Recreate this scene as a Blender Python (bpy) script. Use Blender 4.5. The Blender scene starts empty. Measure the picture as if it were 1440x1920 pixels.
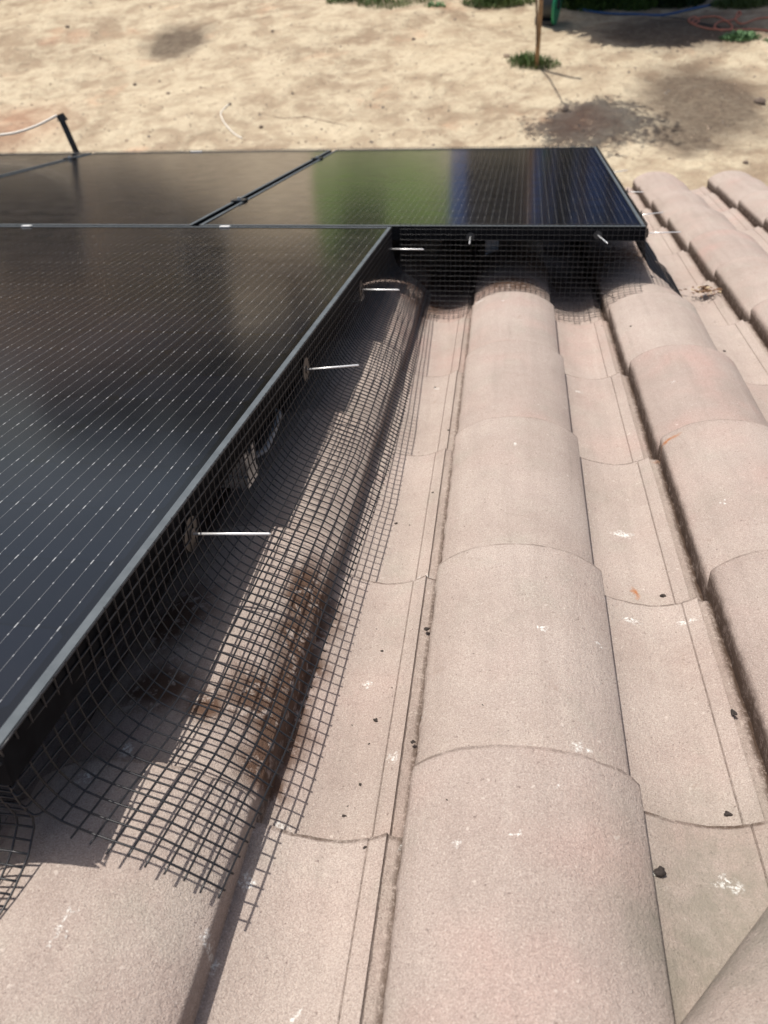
import bpy, bmesh, math, random
from mathutils import Vector, Matrix, noise
import numpy as np
rnd = random.Random(7)
S = bpy.context.scene
COL = S.collection
rad = math.radians

# ------------------------------------------------------------------ camera, world, sun, exposure
SLOPE = rad(18.4)                 # the roof falls away from the camera
CAM_H = 4.3                       # camera above the yard
HC = .5938                        # camera above the tiles, along the roof's normal
FPX, PITCH, YAW, ROLL = 1478.4, .532, -.1491, -.0313
ROOF = Matrix.Translation((0, 0, CAM_H - HC*math.cos(SLOPE))) @ Matrix.Rotation(-SLOPE, 4, 'X') \
     @ Matrix.Translation((0, 0, 0))
ROOF = ROOF.copy()
off = ROOF @ Vector((0, 0, HC))
ROOF = Matrix.Translation((-off.x, -off.y, CAM_H - off.z)) @ ROOF   # camera stands over world (0,0)
def cam_axes():
    f = Vector((0, math.cos(PITCH), -math.sin(PITCH))); r = Vector((1, 0, 0)); u = r.cross(f)
    c, s = math.cos(YAW), math.sin(YAW)
    m = Matrix(((c, s, 0), (-s, c, 0), (0, 0, 1)))
    f, r, u = m @ f, m @ r, m @ u
    c, s = math.cos(ROLL), math.sin(ROLL)
    return r*c + u*s, -r*s + u*c, f
CR, CU, CF = cam_axes()
cam_d = bpy.data.cameras.new('camera'); cam = bpy.data.objects.new('camera', cam_d); COL.objects.link(cam)
lm = Matrix((( CR.x, CU.x, -CF.x, 0), (CR.y, CU.y, -CF.y, 0), (CR.z, CU.z, -CF.z, HC), (0, 0, 0, 1)))
cam.matrix_world = ROOF @ lm
cam_d.sensor_width = 36; cam_d.lens = 36*FPX/1920
cam_d.clip_start = .02; cam_d.clip_end = 3000
cam_d.dof.use_dof = True; cam_d.dof.focus_distance = .84; cam_d.dof.aperture_fstop = 8.2
S.camera = cam
def ray(px, py):                  # viewing ray in roof coordinates, to measure positions off the photograph
    return CF + CR*((px-720)/FPX) - CU*((py-960)/FPX)
def at_z(px, py, z=0.):           # where it meets the level z of the roof
    d = ray(px, py); return Vector((0, 0, HC)) + d*((z-HC)/d.z)
def at_y(px, py, Y):
    d = ray(px, py); return Vector((0, 0, HC)) + d*(Y/d.y)
def gnd(px, py, z=0.):            # where it meets the yard (world)
    d = ROOF.to_3x3() @ ray(px, py); return Vector((0, 0, CAM_H)) + d*((z-CAM_H)/d.z)

SUN_L = Vector((.26, .12, -1)).normalized()       # direction the light travels, roof coordinates
SUN_W = (ROOF.to_3x3() @ SUN_L).normalized()
sd = bpy.data.lights.new('sun', 'SUN'); sd.energy = 4.2; sd.angle = rad(.5); sd.color = (1, .955, .89)
sun = bpy.data.objects.new('sun', sd); COL.objects.link(sun)
sun.rotation_euler = SUN_W.to_track_quat('-Z', 'Y').to_euler(); sun.location = (-3, 0, 12)
W = bpy.data.worlds.new('World'); S.world = W; W.use_nodes = True
wn = W.node_tree; bg = wn.nodes['Background']
sky = wn.nodes.new('ShaderNodeTexSky'); sky.sky_type = 'NISHITA'; sky.sun_disc = False
to_sun = -SUN_W
sky.sun_elevation = math.asin(to_sun.z); sky.sun_rotation = math.atan2(to_sun.x, to_sun.y)
sky.dust_density = 4.; sky.air_density = 1.; sky.ozone_density = .6
wn.links.new(sky.outputs[0], bg.inputs[0]); bg.inputs[1].default_value = .10
S.view_settings.view_transform = 'Standard'; S.view_settings.look = 'None'
S.view_settings.exposure = .25; S.view_settings.gamma = 1
S.cycles.max_bounces = 8; S.cycles.use_denoising = True

# ------------------------------------------------------------------ helpers
def link(o, parent=None):
    COL.objects.link(o)
    if parent is not None: o.parent = parent
    return o
def tag(o, label, cat, group=None):
    o['label'] = label; o['category'] = cat
    if group: o['group'] = group
    return o
def mesh(name, vs, fs, mats, parent=None, mat=None, smooth=False, loc=None, mi=None):
    me = bpy.data.meshes.new(name); me.from_pydata([tuple(v) for v in vs], [], fs); me.update()
    for m in (mats if isinstance(mats, (list, tuple)) else [mats]): me.materials.append(m)
    if mi is not None: me.polygons.foreach_set('material_index', mi)
    if smooth: me.polygons.foreach_set('use_smooth', [True]*len(me.polygons))
    o = link(bpy.data.objects.new(name, me), parent)
    if loc is not None: o.location = loc
    if mat is not None: o.matrix_world = mat
    return o
def empty(name, mat, parent=None):
    o = link(bpy.data.objects.new(name, None), parent); o.empty_display_size = .05
    o.matrix_world = mat
    return o
class MB:
    def __init__(s): s.v = []; s.f = []; s.m = []
    def add(s, vs, fs, mi=0):
        n = len(s.v); s.v += [tuple(v) for v in vs]; s.f += [tuple(i+n for i in f) for f in fs]; s.m += [mi]*len(fs)
    def box(s, a, b, mi=0, M=None):
        x0, y0, z0 = a; x1, y1, z1 = b
        vs = [Vector(p) for p in ((x0,y0,z0),(x1,y0,z0),(x1,y1,z0),(x0,y1,z0),(x0,y0,z1),(x1,y0,z1),(x1,y1,z1),(x0,y1,z1))]
        if M is not None: vs = [M @ v for v in vs]
        s.add(vs, [(0,3,2,1),(4,5,6,7),(0,1,5,4),(1,2,6,5),(2,3,7,6),(3,0,4,7)], mi)
    def bbox(s, a, b, r, mi=0, M=None):          # box with bevelled edges
        bm = bmesh.new(); bmesh.ops.create_cube(bm, size=1)
        for v in bm.verts:
            for k in range(3): v.co[k] = a[k] + (v.co[k]+.5)*(b[k]-a[k])
        bmesh.ops.bevel(bm, geom=bm.edges[:], offset=r, segments=2, affect='EDGES', profile=.6)
        if M is not None: bmesh.ops.transform(bm, matrix=M, verts=bm.verts)
        bm.verts.index_update()
        s.add([v.co for v in bm.verts], [[v.index for v in f.verts] for f in bm.faces], mi); bm.free()
    def tube(s, pts, r, n=6, mi=0, cap=True):
        pts = [Vector(p) for p in pts]; N = len(pts); vs = []; fs = []
        rs = r if isinstance(r, (list, tuple)) else [r]*N
        prev = None
        for i in range(N):
            t = (pts[min(i+1, N-1)] - pts[max(i-1, 0)]).normalized()
            if prev is None:
                a = Vector((0, 0, 1)) if abs(t.z) < .9 else Vector((1, 0, 0))
                prev = t.cross(a).normalized()
            x = (prev - t*prev.dot(t)).normalized(); y = t.cross(x); prev = x
            for k in range(n):
                an = 2*math.pi*k/n; vs.append(pts[i] + (x*math.cos(an) + y*math.sin(an))*rs[i])
        for i in range(N-1):
            for k in range(n):
                k2 = (k+1) % n; fs.append((i*n+k, i*n+k2, (i+1)*n+k2, (i+1)*n+k))
        if cap: fs += [tuple(range(n-1, -1, -1)), tuple((N-1)*n+k for k in range(n))]
        s.add(vs, fs, mi)
    def build(s, name, mats, parent=None, smooth=False, mat=None):
        return mesh(name, s.v, s.f, mats, parent, mat, smooth, mi=s.m)

class NT:                                        # small node-graph helper
    def __init__(s, name):
        s.mat = bpy.data.materials.new(name); s.mat.use_nodes = True
        s.t = s.mat.node_tree; s.bsdf = s.t.nodes['Principled BSDF']
    def n(s, typ, **kw):
        nd = s.t.nodes.new(typ)
        for k, v in kw.items():
            if k.startswith('i_'): nd.inputs[k[2:].replace('_', ' ')].default_value = v
            else: setattr(nd, k, v)
        return nd
    def l(s, a, b): s.t.links.new(a, b)
    def set(s, nd, i, v):
        if hasattr(v, 'is_output') or isinstance(v, bpy.types.NodeSocket): s.l(v, nd.inputs[i])
        else: nd.inputs[i].default_value = v
    def math(s, op, a, b=0., c=None, clamp=False):
        nd = s.n('ShaderNodeMath', operation=op); nd.use_clamp = clamp
        s.set(nd, 0, a); s.set(nd, 1, b)
        if c is not None: s.set(nd, 2, c)
        return nd.outputs[0]
    def coord(s, k='Object'): 
        if not hasattr(s, '_tc'): s._tc = s.n('ShaderNodeTexCoord')
        return s._tc.outputs[k]
    def noise(s, scale, detail=4, rough=.55, vec=None, dist=0.):
        nd = s.n('ShaderNodeTexNoise'); nd.inputs['Scale'].default_value = scale
        nd.inputs['Detail'].default_value = detail; nd.inputs['Roughness'].default_value = rough
        nd.inputs['Distortion'].default_value = dist
        s.l(vec if vec is not None else s.coord(), nd.inputs['Vector']); return nd.outputs[0]
    def map(s, v, a, b, c=0., d=1., smooth=False):
        nd = s.n('ShaderNodeMapRange'); nd.interpolation_type = 'SMOOTHSTEP' if smooth else 'LINEAR'
        s.set(nd, 0, v)
        for i, q in enumerate((a, b, c, d)): nd.inputs[1+i].default_value = q
        return nd.outputs[0]
    def mix(s, f, a, b, mode='MIX'):
        nd = s.n('ShaderNodeMix', data_type='RGBA', blend_type=mode)
        s.set(nd, 0, f)
        for i, q in ((6, a), (7, b)):
            if isinstance(q, bpy.types.NodeSocket): s.l(q, nd.inputs[i])
            else: nd.inputs[i].default_value = (*q, 1)
        return nd.outputs[2]
    def base(s, c):
        if isinstance(c, bpy.types.NodeSocket): s.l(c, s.bsdf.inputs['Base Color'])
        else: s.bsdf.inputs['Base Color'].default_value = (*c, 1)
    def bump(s, h, strength, dist, prev=None):
        nd = s.n('ShaderNodeBump'); nd.inputs['Strength'].default_value = strength; nd.inputs['Distance'].default_value = dist
        s.l(h, nd.inputs['Height'])
        if prev is not None: s.l(prev, nd.inputs['Normal'])
        s.l(nd.outputs[0], s.bsdf.inputs['Normal']); return nd.outputs[0]
    def spots(s, vec, lst, soft=.5, vary=None):
        """union of round spots [(x, y, radius)], ragged where vec is distorted"""
        out = None
        sep = s.n('ShaderNodeSeparateXYZ'); s.l(vec, sep.inputs[0])
        for q in lst:
            x, y, r = q[:3]; ax = q[3] if len(q) > 3 else 1.
            dx = s.math('MULTIPLY', s.math('SUBTRACT', sep.outputs[0], x), 1/(r*ax))
            dy = s.math('MULTIPLY', s.math('SUBTRACT', sep.outputs[1], y), ax/r)
            d = s.math('SQRT', s.math('ADD', s.math('MULTIPLY', dx, dx), s.math('MULTIPLY', dy, dy)))
            m = s.map(d, 1-soft, 1+soft*.2, 1, 0)
            out = m if out is None else s.math('MAXIMUM', out, m)
        return out
    def distort(s, vec, scale, amt, detail=3):
        nd = s.n('ShaderNodeTexNoise'); nd.inputs['Scale'].default_value = scale; nd.inputs['Detail'].default_value = detail
        s.l(vec, nd.inputs['Vector'])
        v = s.n('ShaderNodeVectorMath', operation='SUBTRACT'); s.l(nd.outputs['Color'], v.inputs[0]); v.inputs[1].default_value = (.5, .5, .5)
        m = s.n('ShaderNodeVectorMath', operation='SCALE'); s.l(v.outputs[0], m.inputs[0]); m.inputs['Scale'].default_value = amt
        a = s.n('ShaderNodeVectorMath', operation='ADD'); s.l(vec, a.inputs[0]); s.l(m.outputs[0], a.inputs[1])
        return a.outputs[0]
def plain(name, col, rough=.6, metal=0., var=.0, scale=40, bump=0.):
    m = NT(name); m.bsdf.inputs['Roughness'].default_value = rough; m.bsdf.inputs['Metallic'].default_value = metal
    if var:
        n = m.noise(scale, 4)
        m.base(m.mix(m.map(n, .3, .7), tuple(c*(1-var) for c in col), tuple(min(1, c*(1+var)) for c in col)))
        if bump: m.bump(n, .5, bump)
    else: m.base(col)
    return m.mat

# ------------------------------------------------------------------ tile geometry
P, XB, DD = .3266, -.0544, .3735
WB, HB = .1935, .080
def yend(c, k):
    if k >= 9: return 3.98
    j = {(0, -1): .047, (-1, -1): -.004, (0, 0): -.008, (-1, 0): .006, (1, -1): .03, (1, 0): .012}.get((c, k))
    if j is None: j = (random.Random(c*97+k*13).random()-.5)*.014
    return .815 + DD*k + j
def prof(x):
    """height of one tile's top over its width, x from the barrel's left wall"""
    if x < 0: x = 0
    if x < WB:
        if x < .0965:
            t = (.0965-x)/.0985; z = .041+(HB-.041)*(1-t**2.3)**.86
            if x < .005: z -= .0015*(1-x/.005)**2
            return z
        t = min(.9999, (x-.0965)/.0985)
        return .043+(HB-.043)*(1-t**2.3)**.86
    u = (x-WB)/(P-WB)
    if u < .52: z = .0150*((.52-u)/.52)**2
    else: z = .0175*min(1, (u-.52)/.36)**1.9
    return z
def tz(X, Y):
    c = math.floor((X-XB)/P); x = X-XB-c*P
    k = -4
    while k < 9 and yend(c, k) < Y: k += 1
    return prof(x) + .021*(-(yend(c, k)-Y)/DD)

# material of the tiles --------------------------------------------
def L2(px, py, z=0.):
    v = at_z(px, py, z); return (v.x, v.y)
def tile_material(name='concrete_tile'):
    m = NT(name); co = m.coord()
    oi = m.n('ShaderNodeObjectInfo'); rv = oi.outputs['Random']
    off = m.n('ShaderNodeVectorMath', operation='ADD'); m.l(co, off.inputs[0])
    big = m.noise(6, 3, .5, off.outputs[0]); mid = m.noise(38, 5, .6); fine = m.noise(760, 2, .65); grit = m.noise(1500, 2, .6)
    m.l(m.n('ShaderNodeCombineXYZ').outputs[0], off.inputs[1])
    cmb = off.inputs[1].links[0].from_node; m.l(m.math('MULTIPLY', rv, 37.), cmb.inputs[2])
    c = m.mix(m.map(big, .35, .65), (.366, .298, .258), (.440, .368, .322))
    pinkn = m.noise(9, 2, .5, off.outputs[0])
    pink = m.math('MULTIPLY', m.map(pinkn, .42, .78, smooth=True), m.map(rv, .1, 1., .15, 1.))
    c = m.mix(pink, c, (.49, .325, .28))
    grn = m.math('MULTIPLY', m.map(m.noise(14, 3, .6, off.outputs[0]), .55, .75), .45)
    c = m.mix(grn, c, (.34, .32, .265))
    c = m.mix(m.map(mid, .35, .7, 0, .30), c, (.50, .43, .37))
    c = m.mix(m.map(rv, 0, 1, 0, .30), c, (.30, .225, .20))
    st = m.n('ShaderNodeMapping'); m.l(co, st.inputs[0]); st.inputs['Scale'].default_value = (55, 3.2, 30)
    sn = m.noise(1., 4, .6, st.outputs[0])
    c = m.mix(m.map(sn, .50, .70, 0, .24), c, (.25, .205, .175)); c = m.mix(m.map(sn, .42, .28, 0, .20), c, (.54, .47, .41))
    # sand grains, pits, pale chips
    c = m.mix(m.map(fine, .30, .56, .48, 0.), c, (.17, .125, .105))
    c = m.mix(m.map(fine, .56, .80, 0, .45), c, (.74, .66, .57))
    c = m.mix(m.map(m.noise(420, 3, .7), .34, .48, .22, 0), c, (.16, .12, .10))
    pits = m.noise(260, 2, .5)
    c = m.mix(m.map(pits, .22, .34, .7, 0), c, (.12, .08, .07))
    chips = m.noise(140, 1, .4)
    c = m.mix(m.map(chips, .75, .79, 0, .5), c, (.60, .52, .46))
    # dark weathered film towards the lower right
    d0 = m.distort(co, 9, .12)
    film = m.spots(d0, [(*L2(1420, 1700), .13), (*L2(1330, 1800), .09)], .8)
    c = m.mix(m.math('MULTIPLY', film, m.map(m.noise(50, 4), .3, .6, .35, .8)), c, (.21, .19, .15))
    # droppings' white splashes
    ds = m.distort(co, 130, .022, 3)
    wl = [(967,838,.07,.005,1),(1168,990,.0,.012,1.4),(790,1077,.0,.011,1.8),(1092,1382,.07,.0075,1.3),(737,1415,0,.006,1),(525,1540,0,.010,1),
          (1182,1487,.02,.006,.7),(468,1665,0,.007,.8),(402,1820,0,.005,1),(553,1895,0,.004,1),(1228,1525,0,.006,1.6),(1368,1655,0,.009,1.2),(232,1388,.07,.010,1),
          (160,1465,.07,.008,1.4),(1120,1092,.02,.006,.7),(818,727,0,.006,1),(1018,1180,.07,.0045,1),(1118,1225,.04,.005,1.4),(795,1385,0,.003,1),(1290,1172,0,.006,2.),
          (1340,1010,.0,.004,1),(850,598,0,.006,1),(985,540,.08,.010,1.6),(900,548,.08,.008,1.2),(1085,735,.0,.007,1.2),(945,560,.08,.006,1),(1045,1485,.07,.004,1),
          (1183,1165,0,.007,1.6),(760,1545,.0,.004,.6),(755,1600,0,.0035,.35),(965,1555,.08,.003,1),(92,1763,.075,.0024,1),(101,1751,.075,.0024,1),(110,1739,.075,.0024,1),(119,1728,.075,.0024,1),(128,1716,.075,.0024,1),(138,1705,.075,.0024,1),(690,1270,0,.006,1.5),(1265,700,.08,.004,1),(860,1560,.08,.003,1)]
    wm = m.spots(ds, [(*L2(x, y, z), r, a) for x, y, z, r, a in wl], .6)
    wm = m.math('MULTIPLY', wm, m.map(m.noise(320, 3, .7), .46, .60))
    c = m.mix(m.math('MULTIPLY', wm, .85), c, (.80, .80, .76))
    # rust
    dr = m.distort(co, 70, .02, 3)
    rm = m.spots(dr, [(*L2(1256, 808, .066), .010, 1.7), (*L2(1194, 1090, 0), .0075, .6)], .75)
    rm = m.math('MULTIPLY', rm, m.map(m.noise(220, 3), .3, .5, .5, 1))
    c = m.mix(m.math('MULTIPLY', rm, .9), c, (.36, .13, .035))
    # muddy blotches beneath the netting, and painted shade under the far panel
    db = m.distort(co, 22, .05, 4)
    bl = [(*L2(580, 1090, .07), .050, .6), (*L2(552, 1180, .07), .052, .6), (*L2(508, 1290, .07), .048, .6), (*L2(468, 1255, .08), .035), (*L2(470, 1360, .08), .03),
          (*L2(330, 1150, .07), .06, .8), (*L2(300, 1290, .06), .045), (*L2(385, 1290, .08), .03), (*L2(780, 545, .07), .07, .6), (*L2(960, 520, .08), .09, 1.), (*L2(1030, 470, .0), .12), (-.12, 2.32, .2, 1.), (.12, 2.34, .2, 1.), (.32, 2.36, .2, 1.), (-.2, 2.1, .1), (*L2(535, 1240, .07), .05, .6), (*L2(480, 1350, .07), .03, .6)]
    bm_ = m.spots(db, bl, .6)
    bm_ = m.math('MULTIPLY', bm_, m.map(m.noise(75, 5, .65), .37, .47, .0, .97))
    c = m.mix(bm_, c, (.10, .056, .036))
    # smudges and thin lichen specks
    sm = m.math('MULTIPLY', m.map(m.noise(26, 5, .7, m.distort(co, 12, .1)), .64, .74), .35)
    c = m.mix(sm, c, (.24, .17, .13))
    # dirt packed in the joints and along raw edges
    at = m.n('ShaderNodeAttribute', attribute_name='dirt')
    dirt = m.math('MULTIPLY', at.outputs['Fac'], m.map(m.noise(170, 5, .8), .36, .52), clamp=True)
    dirt = m.math('MAXIMUM', dirt, m.math('MULTIPLY', m.math('SUBTRACT', at.outputs['Fac'], .62), m.map(m.noise(60, 4, .7), .35, .55, 1.2, 3.2)), clamp=True)
    c = m.mix(dirt, c, (.075, .048, .034))
    m.base(c)
    m.bsdf.inputs['Roughness'].default_value = .92
    m.bsdf.inputs['Specular IOR Level'].default_value = .25
    b = m.bump(m.noise(70, 4, .6), .35, .002)
    b = m.bump(fine, 1., .0013, b)
    b = m.bump(pits, .5, .0018, b)
    return m.mat
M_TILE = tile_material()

def xs_tile(fine=True):
    n = 14 if fine else 5
    a = [0, .0008, .003, .007]
    a += [.0965*i/n for i in range(2, n+1)] if fine else [.0965*i/n for i in range(1, n+1)]
    a += [.0965+.097*(1-(1-i/(n*1.5))**1.6) for i in range(1, int(n*1.5)+1)]
    a = [x for x in a if x <= WB-.0002] + [WB-.0001]
    m = 9 if fine else 3
    a += [WB+.0003] + [WB+(P-.035-WB)*i/m for i in range(1, m+1)] + [P-.0342, P-.0330, P-.0322, P-.026, P-.0190, P-.0172]
    return sorted(set(a))
def tile_mesh(mb_v, mb_f, dirt, c, k, fine=True):
    X0 = XB + c*P; Y1 = yend(c, k); Y0 = yend(c, k-1) - .035
    if k == 9: Y0 = yend(c, 8) - .035
    xs = xs_tile(fine)
    cols = []                                    # (x, z, thickness, dirt)
    zw = .010
    cols.append((.0012, -.002, 1.)); cols.append((.0008, .014, 1.)); cols.append((.0005, .026, .9)); cols.append((.0, .031, .92)); cols.append((.0, .037, .60))
    for x in xs:
        z = prof(x); d = 0.
        if x < .002: d = .30
        if abs(x-WB) < .0004: z = .0415 if x < WB else .0146; d = .15 if x < WB else .35
        if P-.0335 < x < P-.0325: z -= .0016; d = .38
        cols.append((x, z, d))
    cols.append((P-.0168, .0150, .12)); cols.append((P-.0155, .0130, .15)); cols.append((P-.0085, .0112, .20)); cols.append((P-.0060, .0102, .66)); cols.append((P-.0010, .009, 1.)); cols.append((P+.004, .006, 1.))
    L = Y1-Y0; ny = 34 if fine else 5
    ys = [Y0 + (L-.006)*i/(ny-1) for i in range(ny)] + [Y1-.0040, Y1-.0012, Y1]
    n0 = len(mb_v); nx = len(cols)
    sd_ = (c*7.3, k*5.1)
    # surface
    for j, y in enumerate(ys):
        for i, (x, z, d) in enumerate(cols):
            zz = z + .021*(y-Y1)/DD
            yy = y; xx = X0+x
            if .09 < x < WB+.0001: xx += .0045*(x-.09)/.10*((y-Y1)/DD+.5)
            if x <= .0965: xx -= .0015*(1-x/.0965)*((y-Y1)/DD+.5)
            if fine:
                nv = noise.noise(Vector((x*9+sd_[0], y*7, 1.3)))
                zz += .0012*nv
                e = noise.noise(Vector((x*60+sd_[1], k*3.1, 7))) + .5*noise.noise(Vector((x*190, k, c)))
                if j >= ny: yy += .0022*e
                if i <= 6: xx += .0016*noise.noise(Vector((y*70, z*60, c*3.))) + .0014*noise.noise(Vector((y*260, z*30, c)))
                if nx-5 <= i: xx += .0007*noise.noise(Vector((y*110, 0, c*5.+k)))
                if i >= nx-3: zz += .004*noise.noise(Vector((y*120, x*40, 2.)))+.0015
            if j == ny: zz -= .0002
            if j == ny+1: zz -= .0010
            if j == ny+2: zz -= .0030
            mb_v.append((xx, yy, zz)); dd = d
            ed = (.68+.6*noise.noise(Vector((x*30, c*4.1, k*3.3)))) * (.9 if x > WB else .6)
            if j >= ny+2: dd = max(d, ed+.2)
            elif j >= ny: dd = max(d, ed)
            dirt.append(dd)
    for j in range(len(ys)-1):
        for i in range(nx-1):
            a = n0+j*nx+i; mb_f.append((a, a+1, a+nx+1, a+nx))
    # underside and end face
    n1 = len(mb_v)
    for j, y in ((0, Y0), (1, Y1-.0005)):
        for i, (x, z, d) in enumerate(cols):
            mb_v.append((X0+min(max(x, .012), P-.004) if x < .1 else X0+x, y, max(-.012, z-.016) + .021*(y-Y1)/DD)); dirt.append(.8)
    last = n0+(len(ys)-1)*nx
    for i in range(nx-1):
        mb_f.append((n1+i+nx, n1+i+nx+1, n1+i+1, n1+i))
        mb_f.append((last+i, last+i+1, n1+nx+i+1, n1+nx+i))
        mb_f.append((n0+i+1, n0+i, n1+i, n1+i+1))
def finish_tile(name, v, f, dirt, parent):
    me = bpy.data.meshes.new(name); me.from_pydata(v, [], f); me.update()
    a = me.attributes.new('dirt', 'FLOAT', 'POINT'); a.data.foreach_set('value', [float(q) for q in dirt])
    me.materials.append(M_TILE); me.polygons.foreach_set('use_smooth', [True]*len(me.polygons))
    me.set_sharp_from_angle(angle=rad(38))
    o = link(bpy.data.objects.new(name, me), parent); return o

house = empty('house', ROOF)
tag(house, 'house roof of weathered pinkish grey concrete barrel tiles running down to the eave', 'house')

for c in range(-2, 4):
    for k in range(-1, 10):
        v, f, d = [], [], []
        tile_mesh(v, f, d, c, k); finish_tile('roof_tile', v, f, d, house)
v, f, d = [], [], []
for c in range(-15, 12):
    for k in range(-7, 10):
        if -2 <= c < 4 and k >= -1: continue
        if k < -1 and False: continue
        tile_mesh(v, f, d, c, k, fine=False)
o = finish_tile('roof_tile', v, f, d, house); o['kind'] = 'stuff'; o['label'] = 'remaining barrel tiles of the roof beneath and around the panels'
# deck, fascia and wall under the eave
M_FELT = plain('roofing_felt', (.03, .028, .027), .9, var=.3)
M_STUC = plain('house_stucco', (.52, .42, .31), .95, var=.12, scale=30, bump=.004)
M_WOOD = plain('fascia_paint', (.30, .22, .16), .6, var=.15)
mb = MB(); mb.box((XB-15*P, -2.2, -.075), (XB+12*P, 3.90, -.042)); mb.build('roof_deck', M_FELT, house)
mb = MB(); mb.box((XB-15*P, 3.903, -.23), (XB+12*P, 3.93, -.045)); mb.build('fascia', M_WOOD, house)
inv = ROOF.inverted()
e = ROOF @ Vector((0, 3.4, -.08))
mb = MB()
for a, b in (((XB-14.5*P, e.y-.2, -.3), (XB+11.5*P, e.y, e.z)),): mb.box(a, b, M=inv)
mb.build('wall', M_STUC, house)

# ridge cap in the near right corner
def cap_tile():
    a = at_z(1268, 1924, .03); b = at_z(1446, 1692, .03)
    d = (b-a); d.z = 0; d.normalize(); n = Vector((d.y, -d.x, 0))       # n points away from the lens' view, to the right
    v, f, dd = [], [], []
    nu, nv = 26, 30; R = .12
    o0 = a - d*.35
    for j in range(nv+1):
        s = j/nv*.62
        for i in range(nu+1):
            th = math.pi*i/nu
            r = R*(1+.06*s)
            p = o0 + d*s + n*(R - r*math.cos(th)); z = -.005 + .085*max(0, math.sin(th))**.72 + .0012*noise.noise(Vector((s*9, th, 4)))
            if i == 0: z = -.004
            v.append((p.x, p.y, z + (.05 if 0 else 0))); dd.append(.35 if i in (0, nu) else 0.)
    for j in range(nv):
        for i in range(nu):
            q = j*(nu+1)+i; f.append((q, q+1, q+nu+2, q+nu+1))
    return finish_tile('ridge_tile', v, f, dd, house)
CAP = cap_tile()

# ------------------------------------------------------------------ solar panels
PW, PL = 1.134, 1.722
DL = .0249
def panel_point(x, y, z=.2068): return Vector((x*math.cos(DL)+y*math.sin(DL), -x*math.sin(DL)+y*math.cos(DL), z-.0005*y))
def frame_material():
    m = NT('black_anodised_frame'); c = m.mix(m.map(m.noise(60, 4), .4, .7), (.005, .0055, .007), (.009, .010, .012))
    ge = m.n('ShaderNodeSeparateXYZ'); m.l(m.coord('Normal'), ge.inputs[0])
    up = m.map(ge.outputs[2], .6, .95)
    c = m.mix(up, c, m.mix(m.map(m.noise(25, 4, .7), .3, .7), (.060, .072, .080), (.10, .115, .125))); m.base(c)   # upward faces painted paler for the flange's sky sheen
    m.bsdf.inputs['Roughness'].default_value = .55
    m.l(m.math('ADD', .04, m.math('MULTIPLY', up, .4)), m.bsdf.inputs['Specular IOR Level'])
    return m.mat
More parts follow.
